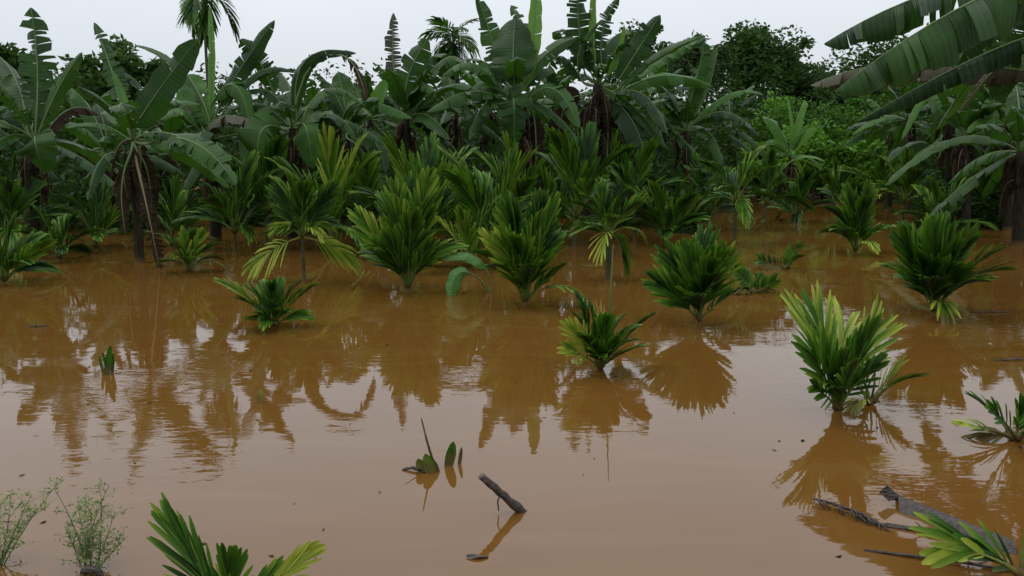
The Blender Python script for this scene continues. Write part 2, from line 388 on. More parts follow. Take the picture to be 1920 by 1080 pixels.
banana('banana plant with tall slanting leaf and crumpled torn leaf against the sky', 405, 452, (398, 262), [
    ((410, 200), (450, 130), (515, 38), 20, dict(face='cam', tears=4, droop=18, tint=.1)),
    ((430, 190), (490, 132), (554, 136), 15, dict(tears=4, droop=45, tint=.1)),
    ((512, 172), (485, 115), (450, 74), 24, dict(face='cam', mat='ban', tears=9, gap=.3, droop=30, tint=.0, d0=.3)),
    ((386, 205), (330, 118), (252, 84), 13, dict(tears=2, droop=40, tint=.4, d2=.8)),
    ((385, 250), (365, 190), (352, 140), 34, dict(face='cam', mat='banY', tears=2, droop=5, tint=.2, d2=.5)),
    ((392, 236), (396, 110), (392, 12), 8, dict(face='cam', mat='banY', tears=3, gap=.2, droop=25, tint=.35, d2=.2)),
    ((400, 190), (440, 160), (468, 232), 24, dict(face='camup', tears=3, droop=30, tint=.55, d2=-.6)),
    ((385, 255), (420, 218), (495, 236), 26, dict(mat='banG', tears=6, droop=40, d2=-.7)),
    ((375, 250), (340, 205), (300, 225), 26, dict(tint=.5, d2=-.5)),
    ((380, 240), (345, 190), (300, 205), 22, dict(d2=.6)),
    ((404, 245), (450, 195), (520, 205), 20, dict(d2=.3, tint=.3)),
    ((395, 270), (375, 290), (330, 380), 26, dict(d2=-.6)),
], rnd=2, seed=13, r0=.13, r1=.08)
banana('banana plant with arched leaf ending in a brown withered tip', 548, 452, (548, 236), [
    ((556, 215), (574, 112), (668, 100), 21, dict(face='camup', tears=4, gap=.06, droop=38, tint=.02, d2=-.3)),
    ((640, 104), (668, 130), (686, 190), 15, dict(face='cam', mat='banD', tears=9, gap=.3, droop=45, d0=-.3, d2=-.5, tint=.5)),
    ((528, 242), (488, 250), (486, 338), 38, dict(face='cam', tears=5, gap=.05, droop=16, tint=.3, d0=-.3, d1=-.3, d2=-.9)),
    ((560, 238), (574, 242), (586, 316), 27, dict(face='cam', tears=3, gap=.05, droop=14, tint=.35, d0=-.3, d1=-.3, d2=-.8)),
    ((538, 225), (505, 172), (448, 176), 18, dict(tears=4, droop=40, tint=.1)),
    ((538, 232), (480, 196), (430, 218), 20, dict(d2=.6)),
    ((566, 225), (620, 165), (690, 205), 22, dict(d2=.7, tint=.3)),
    ((566, 235), (625, 215), (670, 265), 20, dict(d2=-.4, tint=.3)),
    ((550, 225), (545, 170), (520, 130), 20, dict(d2=1.1)),
], rnd=1, seed=14, r0=.12, r1=.07)
banana('banana plant with a long low leaf arching sideways and a short upright blade', 655, 440, (655, 246), [
    ((640, 230), (680, 190), (772, 222), 22, dict(face='camup', tears=6, droop=32, tint=.35, d2=-.4)),
    ((640, 235), (600, 210), (560, 232), 20, dict(tint=.3)),
    ((648, 215), (642, 170), (634, 136), 25, dict(face='cam', tears=2, gap=.05, droop=8, tint=.3, d2=.3)),
    ((665, 248), (700, 262), (722, 322), 24, dict(face='camup', tears=6, droop=22, tint=.25, d0=-.2, d2=-.8)),
    ((672, 230), (705, 190), (722, 150), 15, dict(face='cam', mat='banY', tears=0, droop=-20, tint=.4)),
    ((655, 262), (690, 300), (720, 380), 24, dict(face='cam', tint=.2, d0=-.3, d2=-1.0)),
    ((640, 240), (610, 275), (604, 330), 22, dict(mat='banD', face='cam')),
], rnd=3, seed=15, r0=.12, r1=.07)
banana('banana plant with one bare ragged leaf standing straight up like a feather', 765, 430, (762, 222), [
    ((745, 190), (737, 110), (738, 24), 17, dict(face='cam', mat='banG', tears=18, gap=.5, droop=25, tint=.0, d2=.3)),
    ((758, 190), (770, 130), (802, 74), 30, dict(face='cam', tears=8, droop=20, tint=.1)),
    ((770, 205), (830, 112), (880, 130), 25, dict(tears=9, droop=45, tint=.3, d2=-.4)),
    ((775, 210), (850, 158), (925, 190), 26, dict(tears=6, droop=38, tint=.35, d2=-.9)),
    ((752, 212), (785, 160), (815, 172), 22, dict(tears=7, droop=55, tint=.35, d2=-1.0)),
    ((775, 215), (850, 190), (905, 240), 25, dict(tears=10, droop=35, tint=.3, d2=-1.2)),
    ((750, 215), (715, 170), (700, 190), 24, dict(tint=.1)),
    ((760, 215), (800, 115), (850, 110), 24, dict(tint=.2, d2=.7)),
    ((765, 225), (800, 215), (845, 262), 24, dict(tint=.2, d2=-1.2)),
], rnd=3, seed=16, r0=.14, r1=.08)
banana('tall banana plant with one wide whole leaf facing out and a pale green furled blade', 985, 436, (962, 178), [
    ((964, 152), (962, 100), (966, 34), 45, dict(face='cam', tears=3, gap=.08, droop=10, tint=.08, d0=-.35, d1=-.2, d2=.2)),
    ((938, 160), (925, 85), (892, -15), 22, dict(face='cam', tears=13, gap=.28, droop=14, tint=.3, d2=.4)),
    ((978, 170), (1000, 70), (1004, -30), 16, dict(face='cam', mat='banY', tears=3, gap=.08, droop=-15, tint=.6, d2=.4)),
    ((958, 196), (964, 196), (962, 276), 33, dict(face='cam', tears=9, gap=.1, droop=14, tint=.3, d0=-.35, d1=-.35, d2=-.8)),
    ((990, 188), (1040, 168), (1086, 240), 21, dict(face='camup', tears=9, gap=.12, droop=24, tint=.35, d0=-.2, d2=-.9)),
    ((950, 182), (890, 120), (830, 142), 27, dict(tears=8, droop=35, tint=.35, d2=-.5)),
    ((950, 190), (880, 172), (800, 210), 27, dict(tears=9, droop=35, tint=.3, d2=-.9)),
    ((975, 170), (1020, 105), (1080, 70), 18, dict(face='camup', tears=4, droop=20, tint=.4, d2=.3)),
    ((945, 190), (905, 200), (880, 262), 24, dict(tint=.3, d2=-.9)),
    ((978, 165), (985, 80), (958, 10), 22, dict(face='cam', tears=10, gap=.2, d2=1.0, tint=.3)),
    ((985, 165), (1035, 130), (1040, 210), 24, dict(tears=9, d2=.5)),
    ((1000, 215), (1005, 280), (1000, 380), 32, dict(face='cam', mat='banD', droop=45, tint=0, d0=0, d2=-.2)),
], rnd=2, seed=17, r0=.19, r1=.12, dry=14)
banana('tall crowded banana plant with narrow bright blade and skirt of brown dry leaves', 1105, 428, (1122, 160), [
    ((1095, 130), (1086, 60), (1084, -30), 27, dict(face='cam', tears=12, gap=.25, droop=20, tint=.1)),
    ((1085, 140), (1090, 85), (1128, 36), 10, dict(face='left', tears=2, droop=45, tint=.4, d2=-.3)),
    ((1140, 140), (1155, 100), (1170, 48), 13, dict(face='right', mat='banY', tears=0, droop=-20, tint=.3, d0=-.4, d2=-.5)),
    ((1160, 150), (1195, 95), (1238, 28), 26, dict(face='cam', tears=8, gap=.2, droop=18, tint=.0)),
    ((1130, 130), (1130, 60), (1160, -5), 18, dict(face='cam', tears=15, gap=.35, droop=30, tint=.0)),
    ((1115, 120), (1112, 40), (1116, -30), 10, dict(face='cam', mat='banY', tears=2, tint=.6)),
    ((1090, 150), (1050, 105), (1020, 145), 25, dict(tears=10, gap=.2, tint=.15, d2=.5)),
    ((1160, 165), (1230, 100), (1320, 66), 18, dict(tears=6, droop=48, tint=.4, d2=.3)),
    ((1150, 175), (1210, 180), (1250, 250), 26, dict(d2=-.8, tint=.1)),
    ((1090, 180), (1060, 200), (1045, 270), 28, dict(face='cam', mat='banD', droop=25, tint=0)),
    ((1130, 190), (1140, 260), (1130, 350), 30, dict(face='cam', mat='banD', droop=25, tint=0, d2=-.3)),
    ((1105, 190), (1100, 260), (1085, 360), 30, dict(face='cam', mat='banD', droop=25, tint=0, d2=-.3)),
    ((1135, 185), (1185, 225), (1215, 320), 30, dict(face='camup', tears=7, d2=-.9, tint=.05)),
    ((1110, 140), (1065, 60), (1040, 75), 24, dict(d2=.9, tint=.3)),
    ((1120, 130), (1150, 70), (1200, 60), 22, dict(d2=1.1, tint=.2)),
], rnd=3, seed=18, r0=.2, r1=.12, dry=14)
banana('banana plant with a long glossy leaf held flat and dark leaves drooping like an umbrella', 1288, 418, (1288, 246), [
    ((1170, 168), (1250, 142), (1336, 162), 20, dict(face='camup', tears=4, gap=.05, droop=40, tint=.6, d0=-.3, d2=-.4)),
    ((1180, 150), (1250, 105), (1322, 68), 18, dict(tears=9, droop=45, tint=.45, d2=.5)),
    ((1272, 258), (1210, 190), (1168, 208), 20, dict(tears=6, droop=35, tint=.3, d2=-.5)),
    ((1270, 250), (1300, 285), (1322, 318), 17, dict(face='camup', tears=6, droop=30, tint=.2, d2=-.6)),
    ((1300, 235), (1362, 210), (1425, 256), 23, dict(tears=9, droop=42, tint=.12, d2=-.7)),
    ((1300, 230), (1370, 175), (1432, 178), 13, dict(tears=5, droop=40, tint=.55, d2=.3)),
    ((1285, 228), (1310, 130), (1318, 80), 20, dict(face='left', tears=8, droop=35, tint=.35)),
    ((1296, 228), (1330, 160), (1345, 90), 22, dict(face='right', tears=6, droop=35, tint=.3, d2=.5)),
    ((1280, 235), (1240, 190), (1200, 240), 24, dict(d2=-.2, tint=.3)),
    ((1296, 245), (1335, 255), (1352, 312), 20, dict(d2=-.6)),
    ((1280, 230), (1262, 180), (1235, 180), 26, dict(d2=.7, tint=.5)),
], rnd=2, seed=19, r0=.14, r1=.09)
banana('small fresh green banana plant with paddle leaves in front of the leafy bushes', 1482, 388, (1482, 296), [
    ((1486, 282), (1500, 262), (1532, 240), 11, dict(face='cam', mat='banY', tears=0, droop=12, tint=.4)),
    ((1488, 300), (1515, 292), (1548, 302), 8, dict(mat='banY', tears=0, droop=30, tint=.6)),
    ((1478, 280), (1455, 235), (1430, 222), 16, dict(mat='banY', face='camup', tears=2, tint=.3)),
    ((1484, 272), (1488, 235), (1476, 180), 10, dict(face='right', mat='banY', tears=1, tint=.4)),
    ((1476, 285), (1448, 262), (1420, 290), 13, dict(mat='banY', tears=1, tint=.2)),
    ((1484, 276), (1500, 210), (1512, 190), 10, dict(face='left', mat='banY', tears=1, tint=.5)),
], rnd=3, seed=20, r0=.1, r1=.07, rl=1.3, rw=.2, rmats=('banY',))
# the plant at the right whose great leaves reach over the water
banana('big banana plant at the right margin with long slit leaves reaching out over the water', 2075, 560, (2030, 40), [
    ((1960, -60), (1740, -12), (1545, 82), 66, dict(face='up', tears=12, gap=.25, droop=62, tint=.12, d0=-.2, d2=.5)),
    ((1975, -45), (1790, 20), (1564, 172), 84, dict(face='up', tears=14, gap=.25, droop=68, tint=.25, d0=-.8, d1=-.2, d2=-.7)),
    ((2000, 60), (1860, 95), (1608, 228), 42, dict(face='up', mat='ban', tears=9, droop=62, tint=.05, d0=-.2, d2=.4)),
    ((1960, 140), (1700, 118), (1520, 160), 46, dict(face='up', mat='banG', tears=16, gap=.2, droop=62, tint=.3, d0=.6, d2=1.6)),
    ((2000, -20), (1870, 30), (1790, 130), 40, dict(face='camup', tears=10, tint=.0, d0=.4, d2=.6)),
    ((2010, 0), (1930, 60), (1870, 190), 46, dict(face='camup', tears=10, tint=.1, d0=.5, d2=.9)),
    ((2020, 20), (1970, 80), (1960, 200), 46, dict(tears=10, tint=.1, d0=-.3, d2=-.8)),
    ((2010, -60), (1920, -80), (1800, -20), 46, dict(tears=10, tint=.2, d0=.3, d2=.9)),
    ((2050, 60), (2100, 40), (2190, 160), 46, dict(tears=8, d2=.5)),
    ((2040, 0), (2120, -60), (2220, -30), 46, dict(tears=8, d2=-.5)),
    ((1985, 70), (1890, 110), (1800, 210), 13, dict(face='cam', mat='banG', tears=14, gap=.3, tint=.6, d0=.1, d2=.5)),
], rnd=6, seed=21, r0=.17, r1=.11, rl=2.2, rw=.32)
banana('young banana plant with pale leaf stalks and reddish brown sheaths', 1780, 420, (1776, 205), [
    ((1768, 196), (1730, 180), (1690, 262), 16, dict(mat='banY', tears=3, droop=35, tint=.3, d2=-.3)),
    ((1778, 190), (1800, 160), (1850, 215), 28, dict(face='camup', tears=4, droop=30, tint=.25, d2=-.5)),
    ((1770, 188), (1752, 160), (1712, 145), 16, dict(tint=.3, tears=3)),
    ((1784, 190), (1820, 125), (1848, 120), 22, dict(tint=.2, d2=.3)),
    ((1772, 192), (1762, 172), (1765, 232), 20, dict(face='camup', tint=.4, tears=2, d2=-.8)),
    ((1752, 290), (1720, 268), (1660, 312), 19, dict(face='camup', tears=3, tint=.3, d2=-.4)),
    ((1790, 205), (1830, 215), (1845, 260), 15, dict(tint=.6, d2=-.6)),
], rnd=3, seed=22, r0=.13, r1=.08)
banana('banana plant with yellowish hanging leaf and brown stem among dark palms', 1890, 432, (1892, 240), [
    ((1880, 225), (1860, 160), (1920, 150), 22, dict(tint=.6, tears=4)),
    ((1880, 225), (1866, 195), (1862, 252), 20, dict(face='cam', mat='banY', tears=4, droop=30, tint=.4, d2=-.5)),
    ((1885, 232), (1840, 222), (1815, 250), 13, dict(tint=.6, tears=2, d2=-.5)),
    ((1895, 225), (1940, 180), (1990, 220), 26, dict(tint=.3)),
    ((1880, 220), (1840, 160), (1812, 180), 22, dict(tint=.2, d2=.4)),
], rnd=4, seed=23, r0=.13, r1=.08)

# fillers further back in the plantation
BACKB = ['behind and between the stems of the shredded-leaf and dead-leaf plants',
    'between dead-leaf plant and slanting-leaf plant',
    'behind the slanting-leaf plant and arched-leaf plant',
    'behind the gap beside the brown withered leaf tip',
    'behind the plant with short upright blade',
    'behind the feather-like bare leaf',
    'behind the wide whole leaf',
    'between the two tallest banana plants',
    'between crowded tall plant and umbrella-leaved plant',
    'behind the umbrella-leaved plant below the thin tree top',
    'in front of the bamboo beside the umbrella-leaved plant',
    'under the dark left margin tree',
    'behind the pale-stalked young banana',
    'under the big leaves of the right margin plant',
    'in front of the blackish tree, beside the pale-stalked young banana', 'low between the pale-stalked and yellowish-leaved bananas', 'low beside the stem with the yellowish hanging leaf',
    'crouching low just behind the dead-leaf plant', 'low in the shade between dead-leaf and slanting-leaf plants', 'at the end of the bush bank behind the upright channel palm']
for k, (x, d, cy, lab) in enumerate((
        (150, 24, 250, 0), (310, 27, 235, 0), (470, 26, 245, 0), (600, 28, 215, 0), (700, 25, 225, 0), (850, 25, 215, 0),
        (905, 27, 195, 0), (1050, 27, 200, 0), (1190, 25, 215, 0), (1235, 29, 190, 0), (1365, 31, 235, 0), (-30, 22, 230, 0), (1850, 25, 225, 0), (1950, 22, 215, 0),
        (1710, 27, 225, 0), (1815, 21, 262, 0), (1915, 17, 285, 0), (205, 20, 300, 0), (325, 22, 290, 0), (1665, 30, 250, 0))):
    banana('dark banana plant ' + BACKB[k], x, 0, (x+random.Random(k).randint(-14, 14), cy), [],
           rnd=9, seed=40+k, r0=.13, r1=.08, dry=5, d=d, group='banana plants in the back rows', rl=1.9, rw=.29)

# ------------------------------------------------------------------ palms
LWF = .72
def frond(root, p0, p1, p2, S, rng, n=14, ll=.34, lw=.034, th=(42, 7), lift=24, grav=.12, t0=.3, tint=.15, spread_t=.25, rr=.008, split=False, name='frond', droopy=0.0, dead=False):
    mb = MB(); pts = [bez(p0, p1, p2, i/8) for i in range(9)]
    mb.tube(pts, [rr*(.3+1.0*(1-i/8)+1.2*(1-i/8)**4) for i in range(9)], 5, min(1, tint+.25), 1)
    pend = []
    for i in range(n):
        for side in (-1, 1):
            f = (i+rng.uniform(-.2, .2))/max(1, n-1); f = max(0, min(1, f)); t = t0+(1-t0)*f
            c = bez(p0, p1, p2, min(t, .995)); T = dbez(p0, p1, p2, t).normalized()
            s = (S - T*S.dot(T)).normalized(); N = s.cross(T).normalized()
            if N.z < 0 and abs(N.z) > .15: N = -N
            a = R(th[0]+(th[1]-th[0])*f + rng.uniform(-5, 5)); lf = R(lift+rng.uniform(-8, 8))
            d = (T*math.cos(a) + s*(side*math.sin(a)*math.cos(lf)) + N*(math.sin(a)*math.sin(lf))).normalized()
            L = ll*(.62+.5*math.sin(math.pi*(.15+.7*f)))*rng.uniform(.88, 1.1)
            w = lw*LWF*(.8+.45*f)*rng.uniform(.85, 1.15)
            wv = d.cross(N).normalized(); nn = wv.cross(d).normalized()
            tt = max(0, min(1, tint + rng.uniform(-1, 1)*spread_t))
            m = MB() if split else mb
            prev = None
            for sct, hw in ((0, .35), (.14, .8), (.45, 1), (.84, .86), (1, .3)):
                g = grav*(1+droopy*3)
                q = c + d*(L*sct) + V((0, 0, -g*L*sct*sct)) + wv*(side*.04*L*sct*sct)
                hwm = w*hw*.5
                tv = min(1, tt + (.26*sct*sct if tint > .2 else .34*sct**3))
                row = [m.vert(q+wv*hwm+nn*hwm*.45, tv), m.vert(q, tv), m.vert(q-wv*hwm+nn*hwm*.45, tv)]
                if prev:
                    m.face((prev[0], row[0], row[1], prev[1])); m.face((prev[1], row[1], row[2], prev[2]))
                prev = row
            if split: pend.append(m)
    o = mb.build(name, ['palm', 'palmS'], root)
    for m in pend: m.build('leaflet', 'palm', o)
    return o

def palm(label, bx, by, H, seed, n=8, trunk=0.0, yellow=.12, el=(82, 35), split=False, fr=(), ll=.36, lw=.04, nl=16, spear=True,
         group='young areca palms standing in the flood water', d=None, droop=.25, tr=.035, base=None, name='palm_plant', cat='palm', grav=.12, azb=None, lean=(0, 0), ly=.5, t0=.3, th=(34, 5)):
    rng = pick_rng(seed)
    if base is None:
        base = W(bx, by) if d is None else V((P(bx, 400, d).x, d, 0))
    root = empty(name, base, label, cat, group)
    D = base.y
    top = V((lean[0], lean[1], trunk))
    mb = MB(); k = 10
    zs = [(-.25 + (trunk+.25+H*.12)*i/k) for i in range(k+1)]
    lp = lambda z: V((lean[0]*max(0, z)/max(.01, trunk+.01) if trunk else 0, lean[1]*max(0, z)/max(.01, trunk+.01) if trunk else 0, z))
    mb.tube([lp(z) for z in zs], [tr*(1.25-.6*i/k)*(1+.06*(i % 2)) for i in range(k+1)], 8, .2)
    mb.build('stem', 'stem', root)
    Lf = H
    for i in range(n):
        f = i/max(1, n-1)
        e = R(el[0]+(el[1]-el[0])*f+rng.uniform(-6, 6))
        if n > 6 and rng.random() < .08: continue
        az = (i*2.4 + seed*1.7 + rng.uniform(-.35, .35)) if azb is None else azb[i % len(azb)]+rng.uniform(-.3, .3)
        L = Lf*(.72+.2*math.sin(math.pi*min(1, .3+f)))*rng.uniform(.85, 1.08)*(1-.25*f)
        dv = V((math.cos(az), math.sin(az), 0)); S = V((-math.sin(az), math.cos(az), 0))
        p0 = top+V((0, 0, H*.04))+dv*tr*.5
        p1 = p0+(dv*math.cos(min(R(86), e+.15))+V((0, 0, math.sin(min(R(86), e+.15)))))*L*.5
        p2 = p0+(dv*math.cos(e-droop*(.4+f))+V((0, 0, math.sin(e-droop*(.4+f)))))*L*.92
        tw = rng.uniform(-.7, .7); ax = (p2-p0).normalized(); S = Quaternion(ax, tw) @ S
        y = yellow*rng.uniform(.4, 1.6) + (ly*yellow if f > .8 else 0)
        frond(root, p0, p1, p2, S, rng, n=nl, ll=ll*H*rng.uniform(.9, 1.1), lw=lw*H, tint=min(.95, y), rr=.009*max(1, H), split=split, grav=grav, droopy=f*.6, t0=t0, th=th)
    for q in range(rng.choice((0, 0, 1)) if n > 4 else 0):     # one or two withered lower fronds
        az = rng.uniform(0, 6.28); dv = V((math.cos(az), math.sin(az), 0)); L = Lf*rng.uniform(.4, .6)
        p0 = top+V((0, 0, H*.04)); p1 = p0+dv*L*.5+V((0, 0, L*.45)); p2 = p0+dv*L*.9+V((0, 0, L*rng.uniform(.15, .35)))
        frond(root, p0, p1, p2, V((-dv.y, dv.x, 0)), rng, n=max(5, nl-8), ll=ll*H*.7, lw=lw*H*.8, tint=rng.uniform(.4, .65), rr=.007*max(1, H), grav=.5, t0=.35, th=th)
    for F in fr:     # fronds with a measured tip: (x, y, depth offset, twist, tint, sag)
        x, y, dd, tw, tint = F[:5]; sag = F[5] if len(F) > 5 else .1
        kw = F[6] if len(F) > 6 else {}
        p0 = top+V((0, 0, H*.04)); p2 = P(x, y, D+dd)-base; L = (p2-p0).length
        p1 = (p0+p2)*.5+V((0, 0, sag*L))
        hv = V((p2.x, p2.y, 0)); hv = hv.normalized() if hv.length > .02 else V((1, 0, 0))
        tv = (p2-p0).normalized(); S = Quaternion(tv, 1.5-tw) @ tv.cross(V((0, -1, .15))).normalized()
        a = dict(n=nl, ll=ll*H, lw=lw*H, tint=tint, rr=.009*max(.8, H), split=split, grav=grav, t0=t0, th=th); a.update(kw)
        frond(root, p0, p1, p2, S, rng, **a)
    if spear:
        m = MB(); q = top+V((rng.uniform(-.03, .03), rng.uniform(-.03, .03), H*rng.uniform(.55, .8)))
        m.tube([top, (top+q)*.5+V((.01, 0, 0)), q], [.014*max(.7, H), .011*max(.7, H), .002], 6, .3)
        m.build('spear_leaf', 'palmS', root)
    return root

# --- the palms one can single out
palm('low dark palm with a wide goblet of fronds, beside the yellow-fringed slender palm', 515, 612, .52, 3, n=14, el=(75, 30), yellow=.06, ll=.5, lw=.07, nl=10, droop=.1, fr=[
    (432, 540, -.1, .2, .3, .12), (572, 548, 0, .2, .35, .1)])
palm('low palm with yellow leaflets on one side, a bare spike rising from its middle', 1125, 692, .52, 5, n=10, el=(82, 52), yellow=.03, split=True, ll=.42, lw=.085, nl=8, droop=.15, fr=[
    (1090, 575, .1, .6, .04, .06, dict(ll=.2)), (1080, 625, -.15, 1.2, .75, .05, dict(n=7, ll=.26, t0=.45, lw=.04)), (1150, 645, -.25, 1.3, .05, .05, dict(n=8, ll=.2)), (1135, 610, .3, 1.0, .6, .05, dict(n=6, ll=.2)),
    (1205, 605, .1, .3, .12, .06, dict(ll=.22)), (1185, 655, -.3, .2, .05, .05), (1072, 655, -.2, 1.1, .65, .05, dict(n=6, t0=.45, ll=.22, lw=.04)), (1120, 650, -.3, 1.4, .08, .03, dict(n=8, ll=.2))], spear=False)
sp = bpy.data.objects['palm_plant.001']; m = MB(); q = P(1150, 458, sp.location.y+.1)-sp.location
m.tube([V((.05, 0, .1)), V((q.x*.7, .02, q.z*.5)), q], [.013, .010, .003], 6, .2); m.build('spear_leaf', 'palmS', sp)
palm('palm on a slim dark trunk with one pale frond drooping beside the trunk', 1140, 522, .85, 7, n=8, trunk=.62, yellow=.12, el=(80, 45), ll=.4, lw=.05, nl=16, tr=.05, fr=[
    (1128, 368, .1, 1.2, .15, .05), (1190, 385, .1, .9, .25, .12), (1168, 475, -.25, .4, .08, .55, dict(grav=.4)), (1132, 452, -.3, .4, .6, .5, dict(n=6, grav=.4)), (1108, 430, 0, .5, .1, .1)], spear=False)
palm('broad dense fan palm with brown dry stalks at its foot', 1310, 606, .88, 9, n=10, yellow=.05, el=(86, 62), ll=.5, lw=.06, nl=19, droop=.1, azb=(1.5, -1.5, 1.2, -1.2), fr=[
    (1268, 505, .1, 1.3, .1, .05), (1345, 505, 0, 1.4, .06, .05), (1300, 500, -.1, 1.5, .05, .02), (1252, 545, -.1, 1.0, .12, .08), (1362, 555, .1, .8, .02, .05, dict(n=5, ll=.16))])
palm('palm with long yellow-green leaflets spreading above a dark tuft, mirrored in the water', 1570, 772, .62, 11, n=8, el=(82, 58), yellow=.05, split=True, ll=.36, lw=.075, nl=8, droop=.1, fr=[
    (1538, 645, .3, 1.4, .55, .06, dict(n=10, ll=.55, lw=.04, th=(22, 6), t0=.45)), (1580, 635, .5, 1.5, .68, .05, dict(n=10, ll=.52, lw=.04, th=(24, 6), t0=.45)), (1625, 645, .3, 1.3, .55, .05, dict(n=9, ll=.5, lw=.038, th=(22, 6), t0=.45)), (1535, 610, .2, 1.4, .45, .02, dict(n=5, ll=.4, lw=.035, th=(16, 6), t0=.6)),
    (1530, 680, -.1, 1.0, .2, .05, dict(n=8, ll=.42)), (1625, 640, -.1, 1.1, .06, .08, dict(ll=.3)), (1600, 690, -.4, 1.4, .05, .05), (1532, 728, -.2, 1.2, .25, .05, dict(n=6, ll=.2)), (1630, 690, .1, 1.2, .1, .05, dict(n=6, ll=.22))])
palm('small pale yellow-green palm shoot close behind the palm with long leaflets', 1632, 758, .42, 13, n=4, el=(75, 30), yellow=.5, ll=.5, lw=.07, nl=7, fr=[(1680, 695, .1, .8, .65, .1)])
palm('very wide dark blue-green palm with a frond of separate leaflets held sideways', 1750, 588, 1.0, 15, n=13, yellow=.02, el=(84, 52), ll=.5, lw=.055, nl=19, droop=.12, azb=(1.5, -1.5, .9, -1.0, 2.2, -2.2), fr=[
    (1700, 470, -.1, 1.2, .02, .05), (1800, 475, -.1, 1.2, .03, .05), (1840, 490, .2, .5, .1, .12, dict(n=10)), (1750, 460, 0, 1.5, .02, .03), (1855, 510, .2, .3, .2, .2, dict(n=8))])
palm('tall leafy palm of stacked fans with a yellow-tipped frond low on one side', 765, 545, 1.25, 17, n=11, yellow=.12, el=(84, 48), ll=.4, lw=.05, nl=19, droop=.12, fr=[
    (745, 375, .1, 1.3, .12, .04), (795, 365, .1, 1.3, .2, .04), (690, 430, -.1, .7, .35, .05), (765, 370, .3, 1.5, .1, .02), (800, 470, -.2, .9, .2, .05, dict(n=8, ll=.32)), (740, 470, -.3, 1.3, .1, .02), (735, 480, 0, .8, .1, .03)])
palm('full palm with a yellow fringed frond opposite a dark low-stretching frond', 985, 570, 1.15, 19, n=10, yellow=.1, el=(85, 52), ll=.42, lw=.055, nl=19, droop=.1, fr=[
    (955, 410, .1, 1.3, .08, .04), (1010, 405, .1, 1.3, .12, .04), (918, 455, -.1, .8, .6, .05, dict(n=10, ll=.3)), (1045, 505, -.2, .6, .15, .03, dict(ll=.22, n=10)), (950, 470, -.2, 1.2, .4, .02), (1030, 415, 0, .9, .15, .05)])
palm('slender palm on a thin stem with drooping yellow lower fronds', 570, 526, .95, 21, n=10, trunk=.62, yellow=.1, el=(84, 40), ll=.42, lw=.045, nl=18, tr=.028, fr=[
    (648, 478, -.1, 1.1, .62, .12, dict(n=11, ll=.34, grav=.35, th=(50, 12))), (482, 492, -.1, 1.1, .6, .14, dict(n=9, ll=.34, grav=.45, th=(50, 12))), (530, 375, .1, 1.2, .1, .05), (610, 370, .1, 1.2, .1, .05), (525, 425, -.2, 1.0, .4, .3, dict(n=7, grav=.45, ll=.25)), (612, 422, -.2, 1.0, .4, .28, dict(n=7, grav=.45, ll=.25))])
palm('small palm lying low with two curved comb-like fronds', 1412, 550, .42, 23, n=2, el=(40, 30), yellow=.08, ll=.45, lw=.1, nl=16, spear=False, fr=[
    (1378, 508, 0, 1.0, .12, -.05, dict(n=14, th=(75, 35), t0=.15)), (1452, 528, 0, 1.0, .1, -.15, dict(n=14, th=(75, 35), t0=.15)), (1420, 525, .1, 1.2, .1, .0, dict(n=10))])
palm('stunted palm with one frond bent upright beside open water', 1472, 505, .42, 25, n=2, el=(45, 25), yellow=.05, ll=.45, lw=.1, nl=10, spear=False, fr=[
    (1494, 462, 0, 1.0, .1, -.15, dict(n=14, th=(75, 35), t0=.15)), (1425, 488, 0, 1.0, .15, -.05, dict(n=12, th=(75, 35), t0=.2))])
palm('upright palm with two low spreading fronds standing where the channel opens', 1604, 474, 1.15, 27, n=9, yellow=.08, el=(85, 55), ll=.42, lw=.06, nl=18, fr=[
    (1650, 425, -.1, .4, .15, .0, dict(n=10, ll=.2)), (1572, 420, -.1, .8, .25, 0, dict(n=9, ll=.25)), (1590, 375, .1, 1.3, .1, .03), (1622, 372, .1, 1.3, .1, .03)])
palm('dark palm with two bright green blades upright in its centre', 355, 512, .7, 29, n=8, yellow=.02, el=(80, 45), ll=.45, lw=.07, nl=10, fr=[
    (345, 448, -.25, 1.4, .45, .02, dict(n=4, lw=.07)), (372, 448, -.25, 1.4, .45, .02, dict(n=4, lw=.07))])
palm('palm clump growing out of the frame edge with dark blades and one pale leaf', 1905, 826, .38, 31, n=4, el=(50, 20), yellow=.05, split=True, ll=.45, lw=.1, nl=6, spear=False, fr=[
    (1810, 796, 0, .4, .7, .05, dict(n=4, ll=.12, t0=.5)), (1865, 770, -.1, 1.1, .05, .05, dict(n=5)), (1912, 775, 0, 1.3, .06, .03, dict(n=5))])
palm('foreground palm with broad yellow-green blades sprawling over floating debris', 1915, 1090, .5, 33, n=1, el=(50, 30), yellow=.1, split=True, ll=.5, lw=.09, nl=5, spear=False, fr=[
    (1800, 1012, .1, 1.2, .45, .06, dict(n=4, ll=.24, lw=.03, t0=.45, th=(16, 5))), (1795, 1032, -.1, 1.2, .7, .14, dict(n=3, ll=.22, lw=.045, t0=.6, th=(12, 4))), (1860, 1040, .0, .8, .2, .1, dict(n=4)), (1930, 890, .1, .8, .1, .05, dict(n=4, ll=.1, t0=.8))])
